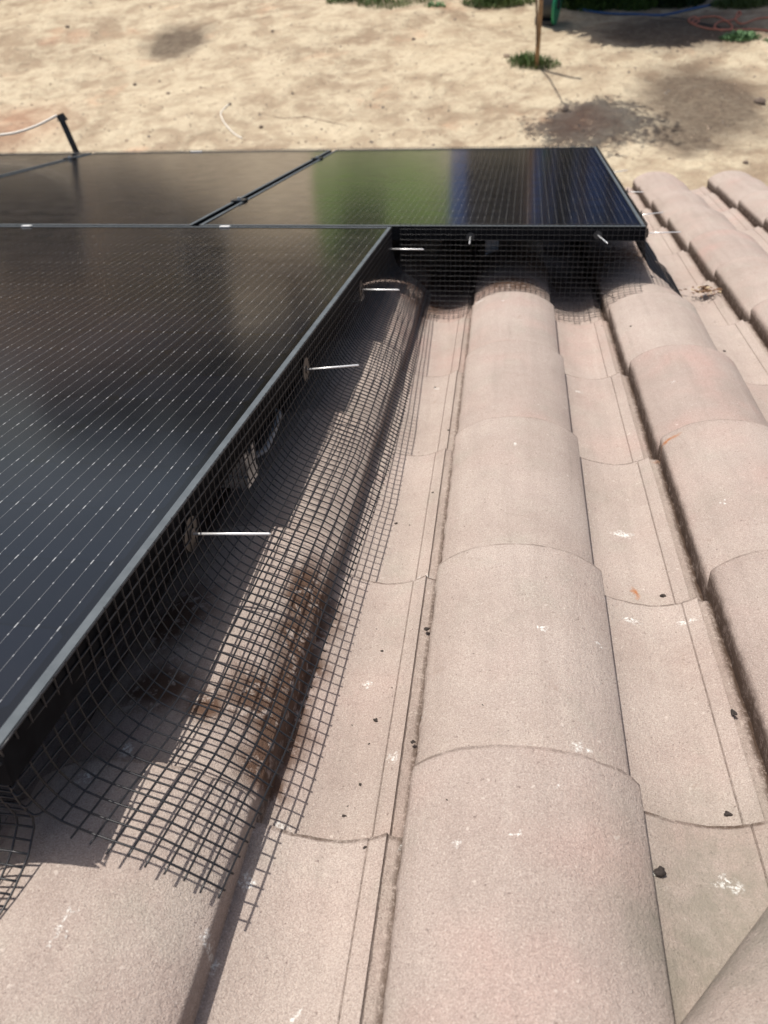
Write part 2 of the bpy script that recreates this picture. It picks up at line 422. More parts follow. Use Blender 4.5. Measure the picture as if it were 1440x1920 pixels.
def glass_material():
    m = NT('solar_cells_under_glass'); co = m.coord()
    sp = m.n('ShaderNodeSeparateXYZ'); m.l(co, sp.inputs[0]); X, Y = sp.outputs[0], sp.outputs[1]
    cw, ch = .1835, .0922; mx = (PW-6*cw)/2; my = (PL-18*ch)/2
    def frac(v, o, p): return m.math('FRACT', m.math('MULTIPLY', m.math('SUBTRACT', v, o), 1/p))
    fx, fy = frac(X, mx, cw), frac(Y, my, ch)
    ex = m.math('MULTIPLY', m.math('MINIMUM', fx, m.math('SUBTRACT', 1., fx)), cw)   # metres to the cell's side
    ey = m.math('MULTIPLY', m.math('MINIMUM', fy, m.math('SUBTRACT', 1., fy)), ch)
    gap = m.math('MAXIMUM', m.math('LESS_THAN', ex, .0012), m.math('LESS_THAN', ey, .0010))
    gap = m.math('MAXIMUM', gap, m.math('LESS_THAN', m.math('ADD', ex, ey), .010))
    mid = m.math('LESS_THAN', m.math('ABSOLUTE', m.math('SUBTRACT', Y, PL/2)), .004)
    gap = m.math('MAXIMUM', gap, mid)
    inx = m.math('MULTIPLY', m.math('GREATER_THAN', X, mx), m.math('LESS_THAN', X, PW-mx))
    iny = m.math('MULTIPLY', m.math('GREATER_THAN', Y, my), m.math('LESS_THAN', Y, PL-my))
    ins = m.math('MULTIPLY', inx, iny)
    gap = m.math('MAXIMUM', gap, m.math('SUBTRACT', 1., ins))
    idx = m.n('ShaderNodeTexWhiteNoise', noise_dimensions='2D'); cb = m.n('ShaderNodeCombineXYZ')
    m.l(m.math('FLOOR', m.math('MULTIPLY', m.math('SUBTRACT', X, mx), 1/cw)), cb.inputs[0]); m.l(m.math('FLOOR', m.math('MULTIPLY', m.math('SUBTRACT', Y, my), 1/ch)), cb.inputs[1])
    m.l(cb.outputs[0], idx.inputs['Vector'])
    cell = m.mix(idx.outputs['Value'], (.0028, .0034, .0052), (.0040, .0050, .0085))
    # fine fingers across the cell
    fin = frac(Y, 0., .0016); fin = m.map(m.math('ABSOLUTE', m.math('SUBTRACT', fin, .5)), .34, .5, 0, .35)
    cell = m.mix(fin, cell, (.008, .009, .011))
    base = m.mix(gap, cell, (.0018, .0018, .002))
    bp = cw/10
    bx = m.math('MULTIPLY', m.math('ABSOLUTE', m.math('SUBTRACT', frac(X, mx, bp), .5)), bp)
    dy = frac(Y, my, ch/4)
    pad = m.math('LESS_THAN', m.math('ABSOLUTE', m.math('SUBTRACT', dy, .5)), .055)
    edg = m.math('LESS_THAN', ey, .0032)
    wide = m.math('ADD', .00021, m.math('ADD', m.math('MULTIPLY', pad, .00022), m.math('MULTIPLY', edg, .00042)))
    wire = m.math('MULTIPLY', m.math('LESS_THAN', bx, wide), ins)
    base = m.mix(wire, base, (.13, .13, .128))
    bright = m.math('MULTIPLY', wire, m.math('MAXIMUM', pad, edg))
    base = m.mix(bright, base, (.26, .262, .262))
    # dust film
    base = m.mix(m.map(m.noise(7, 5, .6), .3, .8, .004, .024), base, (.30, .26, .22))
    m.base(base)
    m.bsdf.inputs['Roughness'].default_value = .55
    m.bsdf.inputs['Specular IOR Level'].default_value = .0
    m.bsdf.inputs['Coat Weight'].default_value = 1.; m.bsdf.inputs['Coat IOR'].default_value = 1.57
    m.l(m.map(m.noise(16, 3), .3, .7, .13, .18), m.bsdf.inputs['Coat Roughness'])
    return m.mat
M_FRAME, M_GLASS = frame_material(), glass_material()
M_STEEL = plain('bright_steel', (.80, .80, .78), .22, 1.)
M_ALU = plain('mill_aluminium', (.55, .56, .56), .38, .9, var=.2, scale=90)
M_BOLT = plain('dark_clamp', (.05, .055, .06), .35, .7)
M_BACK = plain('black_backsheet', (.012, .012, .013), .6)
def panel(x, y, label):
    """x, y of the corner nearest to the camera and farthest left, in the panels' own axes"""
    M = ROOF @ Matrix.Translation(panel_point(x, y, .2068)) @ Matrix.Rotation(-DL, 4, 'Z')
    t = empty('solar_panel', M)
    tag(t, label, 'solar panel', 'black solar panels on the tiled roof')
    g = MB(); fh, fw = .035, .0105
    # frame of four mitred bars with an inner lip
    def bar(p, q, n):            # p->q outer edge, n inward
        p, q, n = Vector(p), Vector(q), Vector(n); d = (q-p).normalized(); c = .0012
        sec = [(0, -fh), (0, -c), (c, 0), (fw-c, 0), (fw, -.0014), (fw, -.004), (.002, -.0042), (.002, -fh+.002), (.028, -fh+.002), (.028, -fh)]
        vs = []
        for e_, base in ((1, p), (-1, q)):
            for (u, z) in sec: vs.append(base + n*u + d*(u*e_) + Vector((0, 0, z)))
        N = len(sec); fs = [(i, (i+1) % N, N+(i+1) % N, N+i) for i in range(N)]
        g.add(vs, fs)
    bar((0, 0, 0), (PW, 0, 0), (0, 1, 0)); bar((PW, 0, 0), (PW, PL, 0), (-1, 0, 0))
    bar((PW, PL, 0), (0, PL, 0), (0, -1, 0)); bar((0, PL, 0), (0, 0, 0), (1, 0, 0))
    o = g.build('frame', M_FRAME, t)
    bm = bmesh.new(); bm.from_mesh(o.data); bmesh.ops.recalc_face_normals(bm, faces=bm.faces); bm.to_mesh(o.data); bm.free()
    q = MB(); a = fw-.001; z = -.0016
    q.add([(a, a, z), (PW-a, a, z), (PW-a, PL-a, z), (a, PL-a, z), (a, a, z-.003), (PW-a, a, z-.003), (PW-a, PL-a, z-.003), (a, PL-a, z-.003)],
          [(0, 1, 2, 3), (0, 4, 5, 1), (1, 5, 6, 2), (2, 6, 7, 3), (3, 7, 4, 0)], 0)
    q.add([(a, a, z-.0034), (PW-a, a, z-.0034), (PW-a, PL-a, z-.0034), (a, PL-a, z-.0034)], [(3, 2, 1, 0)], 1)
    q.build('glass', [M_GLASS, M_BACK], t)
    jb = MB(); jb.bbox((PW/2-.05, PL/2-.04, -.028), (PW/2+.05, PL/2+.04, -.006), .004); jb.build('junction_box', M_BACK, t)
    return t
XR, XN, YF, G = .3014, -.3159, 2.0607, .020
NEARP = panel(XN-PW, YF-G-PL, 'large solar panel nearest the camera, its right edge lined with black netting')
FARR = panel(XR-PW, YF, 'far right solar panel at the corner of the array, reflecting green and blue')
panel(XR-2*PW-G, YF, 'middle solar panel of the far row, between the two dark seams')
panel(XR-3*PW-2*G, YF, 'far left solar panel of the back row, cut by the left edge of the picture')
panel(XN-2*PW-G, YF-G-PL, 'solar panel left of the near one, outside the picture')

def disc(mb, c, r, axis, h=.0008, n=28, mi=0):
    axis = Vector(axis).normalized(); a = axis.orthogonal().normalized(); b = axis.cross(a); vs = []
    for s in (-h/2, h/2):
        for i in range(n):
            t = 2*math.pi*i/n; vs.append(Vector(c)+axis*s+(a*math.cos(t)+b*math.sin(t))*r)
    fs = [tuple(range(n-1, -1, -1)), tuple(range(n, 2*n))] + [(i, (i+1) % n, n+(i+1) % n, n+i) for i in range(n)]
    mb.add(vs, fs, mi)
# clamps in the seams
def clamp(px, py, seam_x, label, name='mid_clamp'):
    y = at_z(px, py, .2068)
    yy = y.y*math.cos(DL) + y.x*math.sin(DL)
    M = ROOF @ Matrix.Translation(panel_point(seam_x, yy, .2068)) @ Matrix.Rotation(-DL, 4, 'Z')
    t = empty(name, M); tag(t, label, 'clamp', 'clamps between the panels')
    mb = MB(); mb.bbox((-.021, -.020, .0008), (.021, .020, .0048), .001); mb.box((-.0075, -.018, -.03), (.0075, .018, .0008)); mb.build('clamp_plate', M_BOLT, t)
    mb = MB(); disc(mb, (0, 0, .0075), .0065, (0, 0, 1), .0055, 6); mb.build('bolt', M_ALU, t)
clamp(458, 376, XR-PW-G/2, 'black clamp with a bolt halfway along the seam left of the far right panel')
clamp(597, 297, XR-PW-G/2, 'black clamp near the far end of the seam left of the far right panel')
clamp(118, 297, XR-2*PW-1.5*G, 'small black clamp on the seam nearest the left edge of the picture')
# bright pieces added to stand in for glints on the frames
M_GLINT = plain('glint_white', (.92, .92, .90), .30, .3)
for px, py, Y, w, lab in ((370, 283, YF+PL-.006, .055, 'added bright glint on the far edge of the back row of panels'),
                     (415, 429, YF-G-.006, .026, 'added bright glint on the far edge of the near panel'),
                     (30, 431, YF-G-.006, .026, 'added bright glint at the left end of the near panel far edge')):
    x = at_z(px, py, .2068); xx = x.x*math.cos(DL) - x.y*math.sin(DL)
    M = ROOF @ Matrix.Translation(panel_point(xx, Y, .2072)) @ Matrix.Rotation(-DL, 4, 'Z')
    mb = MB(); mb.bbox((-w/2, -.006, .0), (w/2, .0078, .0022), .0008); mb.bbox((-w/2, .0064, -.018), (w/2, .0078, .0018), .0005)
    tag(mb.build('frame_glint', M_GLINT, mat=M), lab, 'clip', 'added glints on the panel frames')

# mounting rails with feet
def rail(y, x0, x1, label):
    M = ROOF @ Matrix.Translation(panel_point(x0, y, .2068)) @ Matrix.Rotation(-DL, 4, 'Z')
    t = empty('mounting_rail', M); tag(t, label, 'rail', 'aluminium rails under the panels')
    Lr = x1-x0; mb = MB(); w, h = .040, .048; z1 = -.036
    sec = [(-w/2, z1-h), (w/2, z1-h), (w/2, z1-h*.70), (w/2-.004, z1-h*.66), (w/2-.004, z1-h*.36), (w/2, z1-h*.32), (w/2, z1), (.007, z1), (.007, z1-.010), (-.007, z1-.010), (-.007, z1), (-w/2, z1), (-w/2, z1-h*.32), (-w/2+.004, z1-h*.36), (-w/2+.004, z1-h*.66), (-w/2, z1-h*.70)]
    N = len(sec); vs = [(0, u, z) for u, z in sec] + [(Lr, u, z) for u, z in sec]
    mb.add(vs, [(i, N+i, N+(i+1) % N, (i+1) % N) for i in range(N)] + [tuple(range(N)), tuple(range(2*N-1, N-1, -1))])
    mb.build('rail_bar', M_ALU, t)
    n = max(2, int(Lr/1.2)); 
    for i in range(n):
        x = .35 + i*(Lr-.7)/(n-1)
        mb = MB(); mb.bbox((x-.02, .022, z1-.115), (x+.02, .028, z1-.005), .001); mb.bbox((x-.02, .022, z1-.175), (x+.02, .10, z1-.115), .003); mb.build('foot', M_ALU, t)
rail(.846, XN-2*PW, XN+.0, 'silver rail whose cut end shows through the netting under the near panel')
rail(1.68, XN-2*PW, XN-.012, 'silver rail deep in the shade under the far half of the near panel')
rail(2.43, XR-3*PW, XR-.03, 'rail under the near half of the far row of panels')
rail(3.42, XR-3*PW, XR-.03, 'rail under the far half of the far row of panels')
# conduit under the near panel's edge
M_COND = plain('grey_conduit', (.30, .31, .32), .5, var=.15)
a, b = at_z(498, 842, .11), at_z(524, 776, .125)
mb = MB(); mb.tube([a+Vector((-.03, -.03, -.012)), a, (a+b)/2+Vector((.003, 0, .004)), b, b+Vector((-.05, .03, .01))], .0048, 10)
o = mb.build('cable_conduit', M_COND, smooth=True, mat=ROOF); tag(o, 'short grey conduit in the shade under the near panel, behind the netting', 'conduit')
M_CABLE = plain('black_cable', (.012, .012, .012), .45)
for i, (y0, y1, x) in enumerate(((.42, 2.0, -.41), (.9, 2.0, -.47))):
    mb = MB(); mb.tube([(x+.02*math.sin(j*.9+i), y0+(y1-y0)*j/20, .135+.02*math.sin(j*1.3+i*2)) for j in range(21)], .003, 6)
    tag(mb.build('panel_cable', M_CABLE, smooth=True, mat=ROOF), ('thin black cable nearest the netting, sagging under the near panel', 'second thin black cable, deeper in the shade under the near panel')[i], 'cable', 'cables under the near panel')

# ------------------------------------------------------------------ bird netting
M_NET = plain('black_coated_wire', (.012, .012, .014), .38)
CELL, WR = .0138, .00094
def arc_pts(ctrl, n, step):
    out = [Vector(ctrl[0])]; seg = 0; pos = Vector(ctrl[0]); left = step
    pts = [Vector(c) for c in ctrl]; i = 1
    while len(out) < n:
        if i >= len(pts):
            d = (pts[-1]-pts[-2]).normalized(); pos = out[-1] + d*step; out.append(pos); continue
        d = pts[i]-pos; L = d.length
        if L >= left: pos = pos + d*(left/L); out.append(pos.copy()); left = step
        else: left -= L; pos = pts[i].copy(); i += 1
    return out
def smooth_curve(ctrl, n=40):
    pts = [Vector(c) for c in ctrl]; out = []
    P_ = [2*pts[0]-pts[1]] + pts + [2*pts[-1]-pts[-2]]
    for i in range(1, len(P_)-2):
        for s in range(8):
            t = s/8; p0, p1, p2, p3 = P_[i-1:i+3]
            out.append(.5*((2*p1) + (p2-p0)*t + (2*p0-5*p1+4*p2-p3)*t*t + (3*p1-p0-3*p2+p3)*t**3))
    out.append(pts[-1]); return out
def net(name, grid, label, whisk=(0, 0, 0, 0), extra=(), r=WR, w0from=0):
    """grid[j][i]: j along the edge, i down the sheet; whisk: loose ends at j=0, j=-1, i=0, i=-1"""
    mb = MB(); J = len(grid); I = len(grid[0])
    def line(pts, w0, w1):
        pts = list(pts)
        if w0: pts.insert(0, pts[0]+(pts[0]-pts[1]).normalized()*w0*rnd.uniform(.6, 1.1))
        if w1: pts.append(pts[-1]+(pts[-1]-pts[-2]).normalized()*w1*rnd.uniform(.6, 1.1))
        mb.tube(pts, r, 5)
    I = max(len(c_) for c_ in grid)
    for i in range(I):
        run = []
        for j in range(J+1):
            if j < J and i < len(grid[j]): run.append(grid[j][i]); continue
            if len(run) > 1: line(run, (whisk[0] if i >= w0from else 0) if len(run) >= J else .003, whisk[1] if j == J else .003)
            run = []
    for j in range(J): line(grid[j], whisk[2], whisk[3])
    for e_ in extra: mb.tube(e_, r, 5)
    # weld beads where the wires cross
    o = mb.build(name, M_NET, smooth=True, mat=ROOF); tag(o, label, 'netting', 'black wire netting closing the gap under the panels')
    return o
def nz(*a): return noise.noise(Vector(a))
def clampz(p, lo=.0012):
    z = tz(p.x, p.y)+lo
    if p.z < z: p.z = z
    return p
def edge_near(y):               # world-of-roof X of the near panel's right side at roof Y
    return panel_point(XN, y).x if False else (XN*math.cos(DL) + y*math.tan(DL))+.0
# beside the near panel
def pz(lst): return [at_z(*q) for q in lst]
NI = 18
def resample(cv, n):
    tot = sum((cv[i+1]-cv[i]).length for i in range(len(cv)-1)); return arc_pts(cv, n, tot/(n-1.001))
ROW0 = resample(smooth_curve(pz([(0, 1407, .2080), (24, 1452, .165), (56, 1495, .130), (97, 1530, .106), (150, 1554, .098), (210, 1576, .0925), (270, 1597, .086), (330, 1624, .076), (380, 1648, .064), (417, 1667, .053)])), NI)
ys = []; y = .352
while y < 2.035: ys.append(y); y += CELL
def side_row(y):
    x0 = XN + DL*y + .0022
    endx = -.172 + .022*min(1, max(0, (y-.43)/.6)) - .014*max(0, (y-1.3)/.7)
    reach = endx - x0; wv = .004*nz(y*5, 3, 1) + .003*nz(y*16, 8, 2); wz = .005*nz(y*4, 1, 5)
    f_ = reach/.135
    ctrl = [(x0, 0, .2085), (x0+.0008, 0, .172), (x0+.003+wv*.3, 0, .150+wz*.3), (x0+.013*f_+wv, 0, .124+wz), (x0+.032*f_+wv, 0, .104+wz*.7),
            (x0+.060*f_, 0, .092+wz*.5), (x0+.090*f_, 0, .080+wz*.3), (x0+.114*f_, 0, .062), (endx, 0, .048+.004*nz(y*9, 0, 0))]
    pts = resample(smooth_curve(ctrl), NI); row = []
    for i, p in enumerate(pts):
        row.append(Vector((p.x, y + .0010*nz(y*30, i*.4, 9) + .006*nz(i*.25, 3.3, y*2)*(i/NI), p.z)))
    return row
first = side_row(ys[0]); grid = [ROW0]
for j, y in enumerate(ys[1:], 1):
    w_ = max(0, 1-j/11)**1.4
    grid.append([clampz(p + (ROW0[i]-first[i])*w_, .0018) for i, p in enumerate(side_row(y))])
net('wire_mesh', grid, 'long strip of black netting along the near panel, draped over the left barrel tile', whisk=(.012, .0, .0025, .004), w0from=9)
# round the near corner and across the near end of the same panel
EDGE = pz([(-14, 1412, .2080), (8, 1458, .165), (34, 1502, .130), (62, 1538, .106), (58, 1574, .094), (50, 1610, .085), (35, 1648, .078), (17, 1684, .073), (-2, 1716, .069), (-20, 1745, .067)])
EDGE = resample(smooth_curve(EDGE), 22)
g2 = []
for k in range(34):
    dx = -CELL*k
    g2.append([clampz(Vector((p.x+dx, p.y - DL*dx + .004*nz(k*.3, i*.2, 6)*(i/22), p.z + .004*nz(k*.25, i*.3, 2)*(i/22))), .002) for i, p in enumerate(EDGE)])
kf = min(range(NI), key=lambda i: (ROW0[i]-at_z(97, 1530, .106)).length)
bridge = []
for i in range(1, kf+1):
    a_ = ROW0[i]; b_ = min(EDGE[:12], key=lambda q: abs(q.z-a_.z)); m_ = (a_+b_)/2 + Vector((.001, -.003, -.001)); bridge.append(smooth_curve([a_, m_, b_]))
net('wire_mesh', g2, 'black netting wrapping the near corner of the near panel, at the left picture edge', whisk=(.0, 0, .002, .006), extra=bridge)
# across the near side of the far right panel
x = -.245; g3 = []; C3 = .0127
while x < .352:
    by = YF - x*DL - .003
    zt = tz(x, by-.05); out = .062 + .026*max(0, min(1, zt/.07)) + .003*nz(x*14, 2, 2)
    zb = zt + .003
    cv = smooth_curve([(0, by, .2105), (0, by-.0008, .172), (0, by-.003, max(zb+.040, .5*(.172+zb)+.01)), (0, by-.007, zb+.024), (0, by-.017, zb+.009), (0, by-out*.6, tz(x, by-out*.6)+.004), (0, by-out, tz(x, by-out)+.003)])
    tot = sum((cv[i+1]-cv[i]).length for i in range(len(cv)-1)); n = max(6, int(tot/C3)+1)
    g3.append([clampz(Vector((x+.0015*nz(i*.3, x*9, 1), p.y + .0012*nz(i*.5, x*30, 5), p.z)), .0015) for i, p in enumerate(arc_pts(cv, n, C3))])
    x += C3
net('wire_mesh', g3, 'black netting hanging under the near side of the far right panel, following the tile humps', whisk=(.004, .004, .003, .006), r=.00052)
# right side of the same panel
g4 = []; y = 2.058
while y < 3.77:
    x0 = XR + DL*y + .0025
    w_ = .004*nz(y*5, 9, 9)
    cv = smooth_curve([(x0, 0, .2095), (x0+.001, 0, .172), (x0+.004, 0, .140), (x0+.018, 0, .108+w_), (x0+.040, 0, .088+w_), (x0+.072, 0, .066), (x0+.100, 0, .030), (x0+.118+w_, 0, .014)])
    tot = sum((cv[i+1]-cv[i]).length for i in range(len(cv)-1)); n = 17
    g4.append([clampz(Vector((p.x, y+.001*nz(i*.3, y*9, 1), p.z)), .0015) for i, p in enumerate(arc_pts(cv, n, tot/(n-1.001)))])
    y += CELL
net('wire_mesh', g4, 'black netting down the right side of the far right panel, flaring onto the pan tile', whisk=(.004, 0, .0025, .004))
# far side of the back row
g5 = []; x = XR+.09
while x > -2.9:
    by = YF+PL - x*DL + .003
    g5.append([Vector((x, by+.0006*i, .2100-.0127*i+.001*nz(x*40, i, 3))) for i in range(9)])
    x -= CELL
net('wire_mesh', g5, 'thin fringe of black netting along the far edge of the back row', whisk=(0, 0, .003, 0))

# fasteners that pin the netting to the frame
M_WASH = plain('dull_brass_washer', (.10, .085, .07), .5, .35, var=.3, scale=200)
M_PIN = plain('galvanised_pin', (.86, .86, .84), .34, .55)
def fastener(p, q, label, r=.0185, pr=.0015, axis=None, wm=None):
    M = ROOF @ Matrix.Translation(p); d = Vector(q)-Vector(p); ax = Vector(axis) if axis else Vector((1, 0, 0))
    t = empty('netting_fastener', M); tag(t, label, 'fastener', 'pins holding the netting to the panel frames')
    mb = MB(); disc(mb, (0, 0, 0), r, ax, .0009, 32); disc(mb, ax*.0012, r*.32, ax, .0022, 16); mb.build('washer', wm or M_WASH, t)
    mb = MB(); mb.tube([ax*.001, ax*.001+d*.5, ax*.001+d*.97, ax*.001+d], [pr, pr, pr, pr*.6], 10); mb.build('pin', M_PIN, t, smooth=True)
fastener(at_z(357, 1001, .17)+Vector((.001, 0, 0)), at_z(506, 1001, .17), 'netting pin nearest the camera, a washer with a bright horizontal rod')
fastener(at_z(574, 693, .17), at_z(672, 684.5, .17), 'netting pin second from the camera, its rod tilted slightly up')
fastener(at_z(677, 543, .17), at_z(748, 543.5, .17), 'short bright netting pin third from the camera, beside the near panel')
fastener(at_z(727, 467, .17), at_z(794, 467.5, .17), 'bright netting pin at the inner corner under the far panel edge')
p = at_y(882, 444, 2.053); fastener(p, at_y(880, 457, 1.985), 'netting pin pointing at the camera, left one under the far right panel', axis=(0, -1, 0), r=.010, wm=M_BOLT)
p = at_y(1121, 441, 2.047); fastener(p, at_y(1139, 456, 1.99), 'netting pin pointing at the camera, right one under the far right panel', axis=(0, -1, 0), r=.010, wm=M_BOLT)
for (a, b, lab) in (((1214, 437), (1276, 435), 'nearest of the thin pins sticking out of the far panel right side'), ((1202, 403), (1243, 398), 'second of the thin pins on the far panel right side'),
               ((1176, 360), (1206, 360), 'third of the thin pins on the far panel right side'), ((1150, 323), (1176, 319), 'farthest of the thin pins on the far panel right side')):
    fastener(at_z(*a, .178), at_z(*b, .178), lab, r=.012, pr=.0013)

# ------------------------------------------------------------------ droppings and litter on the tiles
M_DROP = plain('dark_dropping', (.030, .022, .018), .85, var=.5, scale=400, bump=.001)
M_DROPW = plain('pale_dropping', (.62, .60, .52), .85, var=.2, scale=400, bump=.001)
def pellet(px, py, size, label, guess=.0, pale=False, n=3, grp='dark droppings lying on the tiles'):
    p = at_z(px, py, guess)
    for _ in range(8): p = at_z(px, py, tz(p.x, p.y))
    rr = random.Random(int(px*13+py)); mb = MB()
    for q in range(n):
        bm = bmesh.new(); bmesh.ops.create_icosphere(bm, subdivisions=2, radius=1)
        a = rr.uniform(0, 6.28); o = Vector((math.cos(a), math.sin(a), 0))*size*.45*(q > 0)
        s = size*(.55 if q else .7); R = Matrix.Rotation(rr.uniform(0, 3.1), 4, 'Z')
        for v in bm.verts:
            k_ = 1+.25*noise.noise(v.co*1.7+Vector((q, px, py)))
            v.co = R @ Vector((v.co.x*s*1.25*k_, v.co.y*s*.62*k_, v.co.z*s*.5*k_)); v.co += o + Vector((0, 0, s*.42))
        bm.verts.index_update(); mb.add([v.co for v in bm.verts], [[v.index for v in f.verts] for f in bm.faces], 1 if (pale and q == n-1) else 0); bm.free()
    ob = mb.build('bird_dropping', [M_DROP, M_DROPW], smooth=True, mat=ROOF @ Matrix.Translation(p)); tag(ob, label, 'dropping', grp)
pel = [(743,982,.0030,'small dark dropping in the gutter of the pan tile just right of the netting'),(812,924,.0026,'tiny dark dropping near the left edge of the central barrel'),
 (841,807,.0026,'tiny ringed dropping left of the central barrel, two tiles up'),(815,727,.0030,'tiny dark dropping on the pan tile below the cross joint left of the central barrel'),
 (801,1181,.0042,'dark pebble sized dropping beside the left edge of the central barrel'),(716,1222,.0026,'small comma shaped dropping in the middle of the left pan tile'),
 (704,1352,.0034,'round black dropping in the middle of the left pan tile'),(774,1392,.0030,'flat dark dropping against the left edge of the central barrel'),
 (676,1472,.0022,'tiny dropping above the near joint of the left pan tile'),(645,1530,.0024,'tiny dropping left of the near joint of the left pan tile'),
 (684,1590,.0020,'tiny dark crumb just below the near joint of the left pan tile'),
 (1050,1051,.0034,'dark flake on the right flank of the central barrel'),(1242,1118,.0048,'hooked black dropping below the rust mark on the right pan tile'),
 (1376,1338,.0048,'curved black dropping near the lip of the right pan tile'),(1366,1528,.0040,'dark dropping pair just above the near joint of the right pan tile'),
 (1358,659,.0042,'dark dropping on the pan tile at the upper right'),(1183,612,.003,'tiny dropping at the joint of the far right pan tile'),
 (1400,560,.004,'dark dropping on the far right pan tile near the picture edge')]
for px, py, s, lab in pel: pellet(px, py, s, lab)
pellet(1235, 1640, .0070, 'largest dropping, black and cream, beside the dark line of the central barrel', pale=True, n=4)
rr = random.Random(3)
crumbs = [(660,1360,'left of the round black dropping on the left pan tile'),(692,1395,'just below the round black dropping on the left pan tile'),(652,1512,'next to the tiny dropping above the near joint'),
 (706,1180,'high in the near left pan tile'),(735,1290,'close to the shadow of the netting halfway down the left pan tile'),(770,700,'on the joint of the left pan tile two courses up'),
 (1148,1135,'right of the step in the central barrel edge'),(1128,612,'at the foot of the netted pan tile'),(905,1322,'on the left flank of the nearest full barrel'),
 (838,1500,'on the left shoulder of the nearest central tile'),(768,985,'right of the small dropping beside the netting'),(1180,760,'in the middle of the right pan tile, third course'),
 (1330,1130,'on the corner of the right pan tile below the hooked dropping'),(1340,604,'near the joint of the far right pan tile'),(1050,598,'beside the dark line of the central barrel far up')]
for px, py, w_ in crumbs:
    pellet(px, py, rr.uniform(.0010, .0019), 'tiny dark crumb '+w_, n=1, grp='tiny dark crumbs on the tiles')
# clump of dried leaves and mud caught in the right pan
p = at_z(1322, 549, .01); mb = MB(); rr = random.Random(9)
for i in range(90):
    a = rr.uniform(0, 6.28); r_ = abs(rr.gauss(0, .022)); c = Vector((math.cos(a)*r_*1.3, math.sin(a)*r_, rr.uniform(.002, .016)*(1-min(1, r_/.05))+.002))
    R = Matrix.Rotation(rr.uniform(0, 6), 3, 'Z') @ Matrix.Rotation(rr.uniform(-.8, .8), 3, 'X'); l_, w_ = rr.uniform(.005, .012), rr.uniform(.002, .005)
    vs = [c + R @ Vector(q) for q in ((-l_, 0, 0), (0, -w_, .001), (l_, 0, 0), (0, w_, .001), (0, 0, .003))]
    mb.add(vs, [(0, 1, 4), (1, 2, 4), (2, 3, 4), (3, 0, 4), (3, 2, 1, 0)], 0 if rr.random() < .7 else 1)
tag(mb.build('debris_clump', [plain('dried_leaf', (.16, .085, .045), .9, var=.5, scale=300), plain('pale_dried_leaf', (.42, .32, .2), .9)], mat=ROOF @ Matrix.Translation(p)),
    'brown clump of dried leaves and mud on the pan tile right of the far panel', 'debris')

# ------------------------------------------------------------------ strap and rope beyond the far left panel
M_STRAP = plain('black_strap', (.018, .018, .018), .35)
M_ROPE = plain('white_rope', (.72, .68, .6), .8)
Ys = 4.02
tp, bt = at_y(112, 216, Ys), at_y(150, 300, Ys)
M = ROOF @ Matrix.Translation(bt); d = tp-bt
t = empty('black_stake', M); tag(t, 'black flat bar standing behind the far left panel, a pale rope tied to it', 'bar')
mb = MB(); u = d.normalized(); sx = u.cross(Vector((0, 1, 0))).normalized(); sy = u.cross(sx)
def flatbar(a, b, w, th):
    vs = [q + sx*x_*w + sy*y_*th for q in (a, b) for x_, y_ in ((-1, -1), (1, -1), (1, 1), (-1, 1))]
    mb.add(vs, [(0, 1, 2, 3), (7, 6, 5, 4), (0, 4, 5, 1), (1, 5, 6, 2), (2, 6, 7, 3), (3, 7, 4, 0)])
flatbar(-u*.35, d, .013, .005); flatbar(d-u*.03+sx*(-.008), d+u*.004, .019, .008)
mb.build('bar', M_STRAP, t); mb = MB(); flatbar(-u*.30-sx*.004-sy*.008, d*.62-sx*.004-sy*.008, .0035, .002); mb.build('grey_strip', M_COND, t)
mb = MB(); ctl = [at_y(106, 217, Ys-.02), at_y(75, 233, Ys), at_y(40, 246, Ys), at_y(0, 253, Ys), at_y(-120, 262, Ys+.05)]
mb.tube(smooth_curve(ctl), .006, 8); tag(mb.build('white_rope', M_ROPE, smooth=True, mat=ROOF), 'pale rope stretched from the black bar to the left edge of the picture', 'rope')

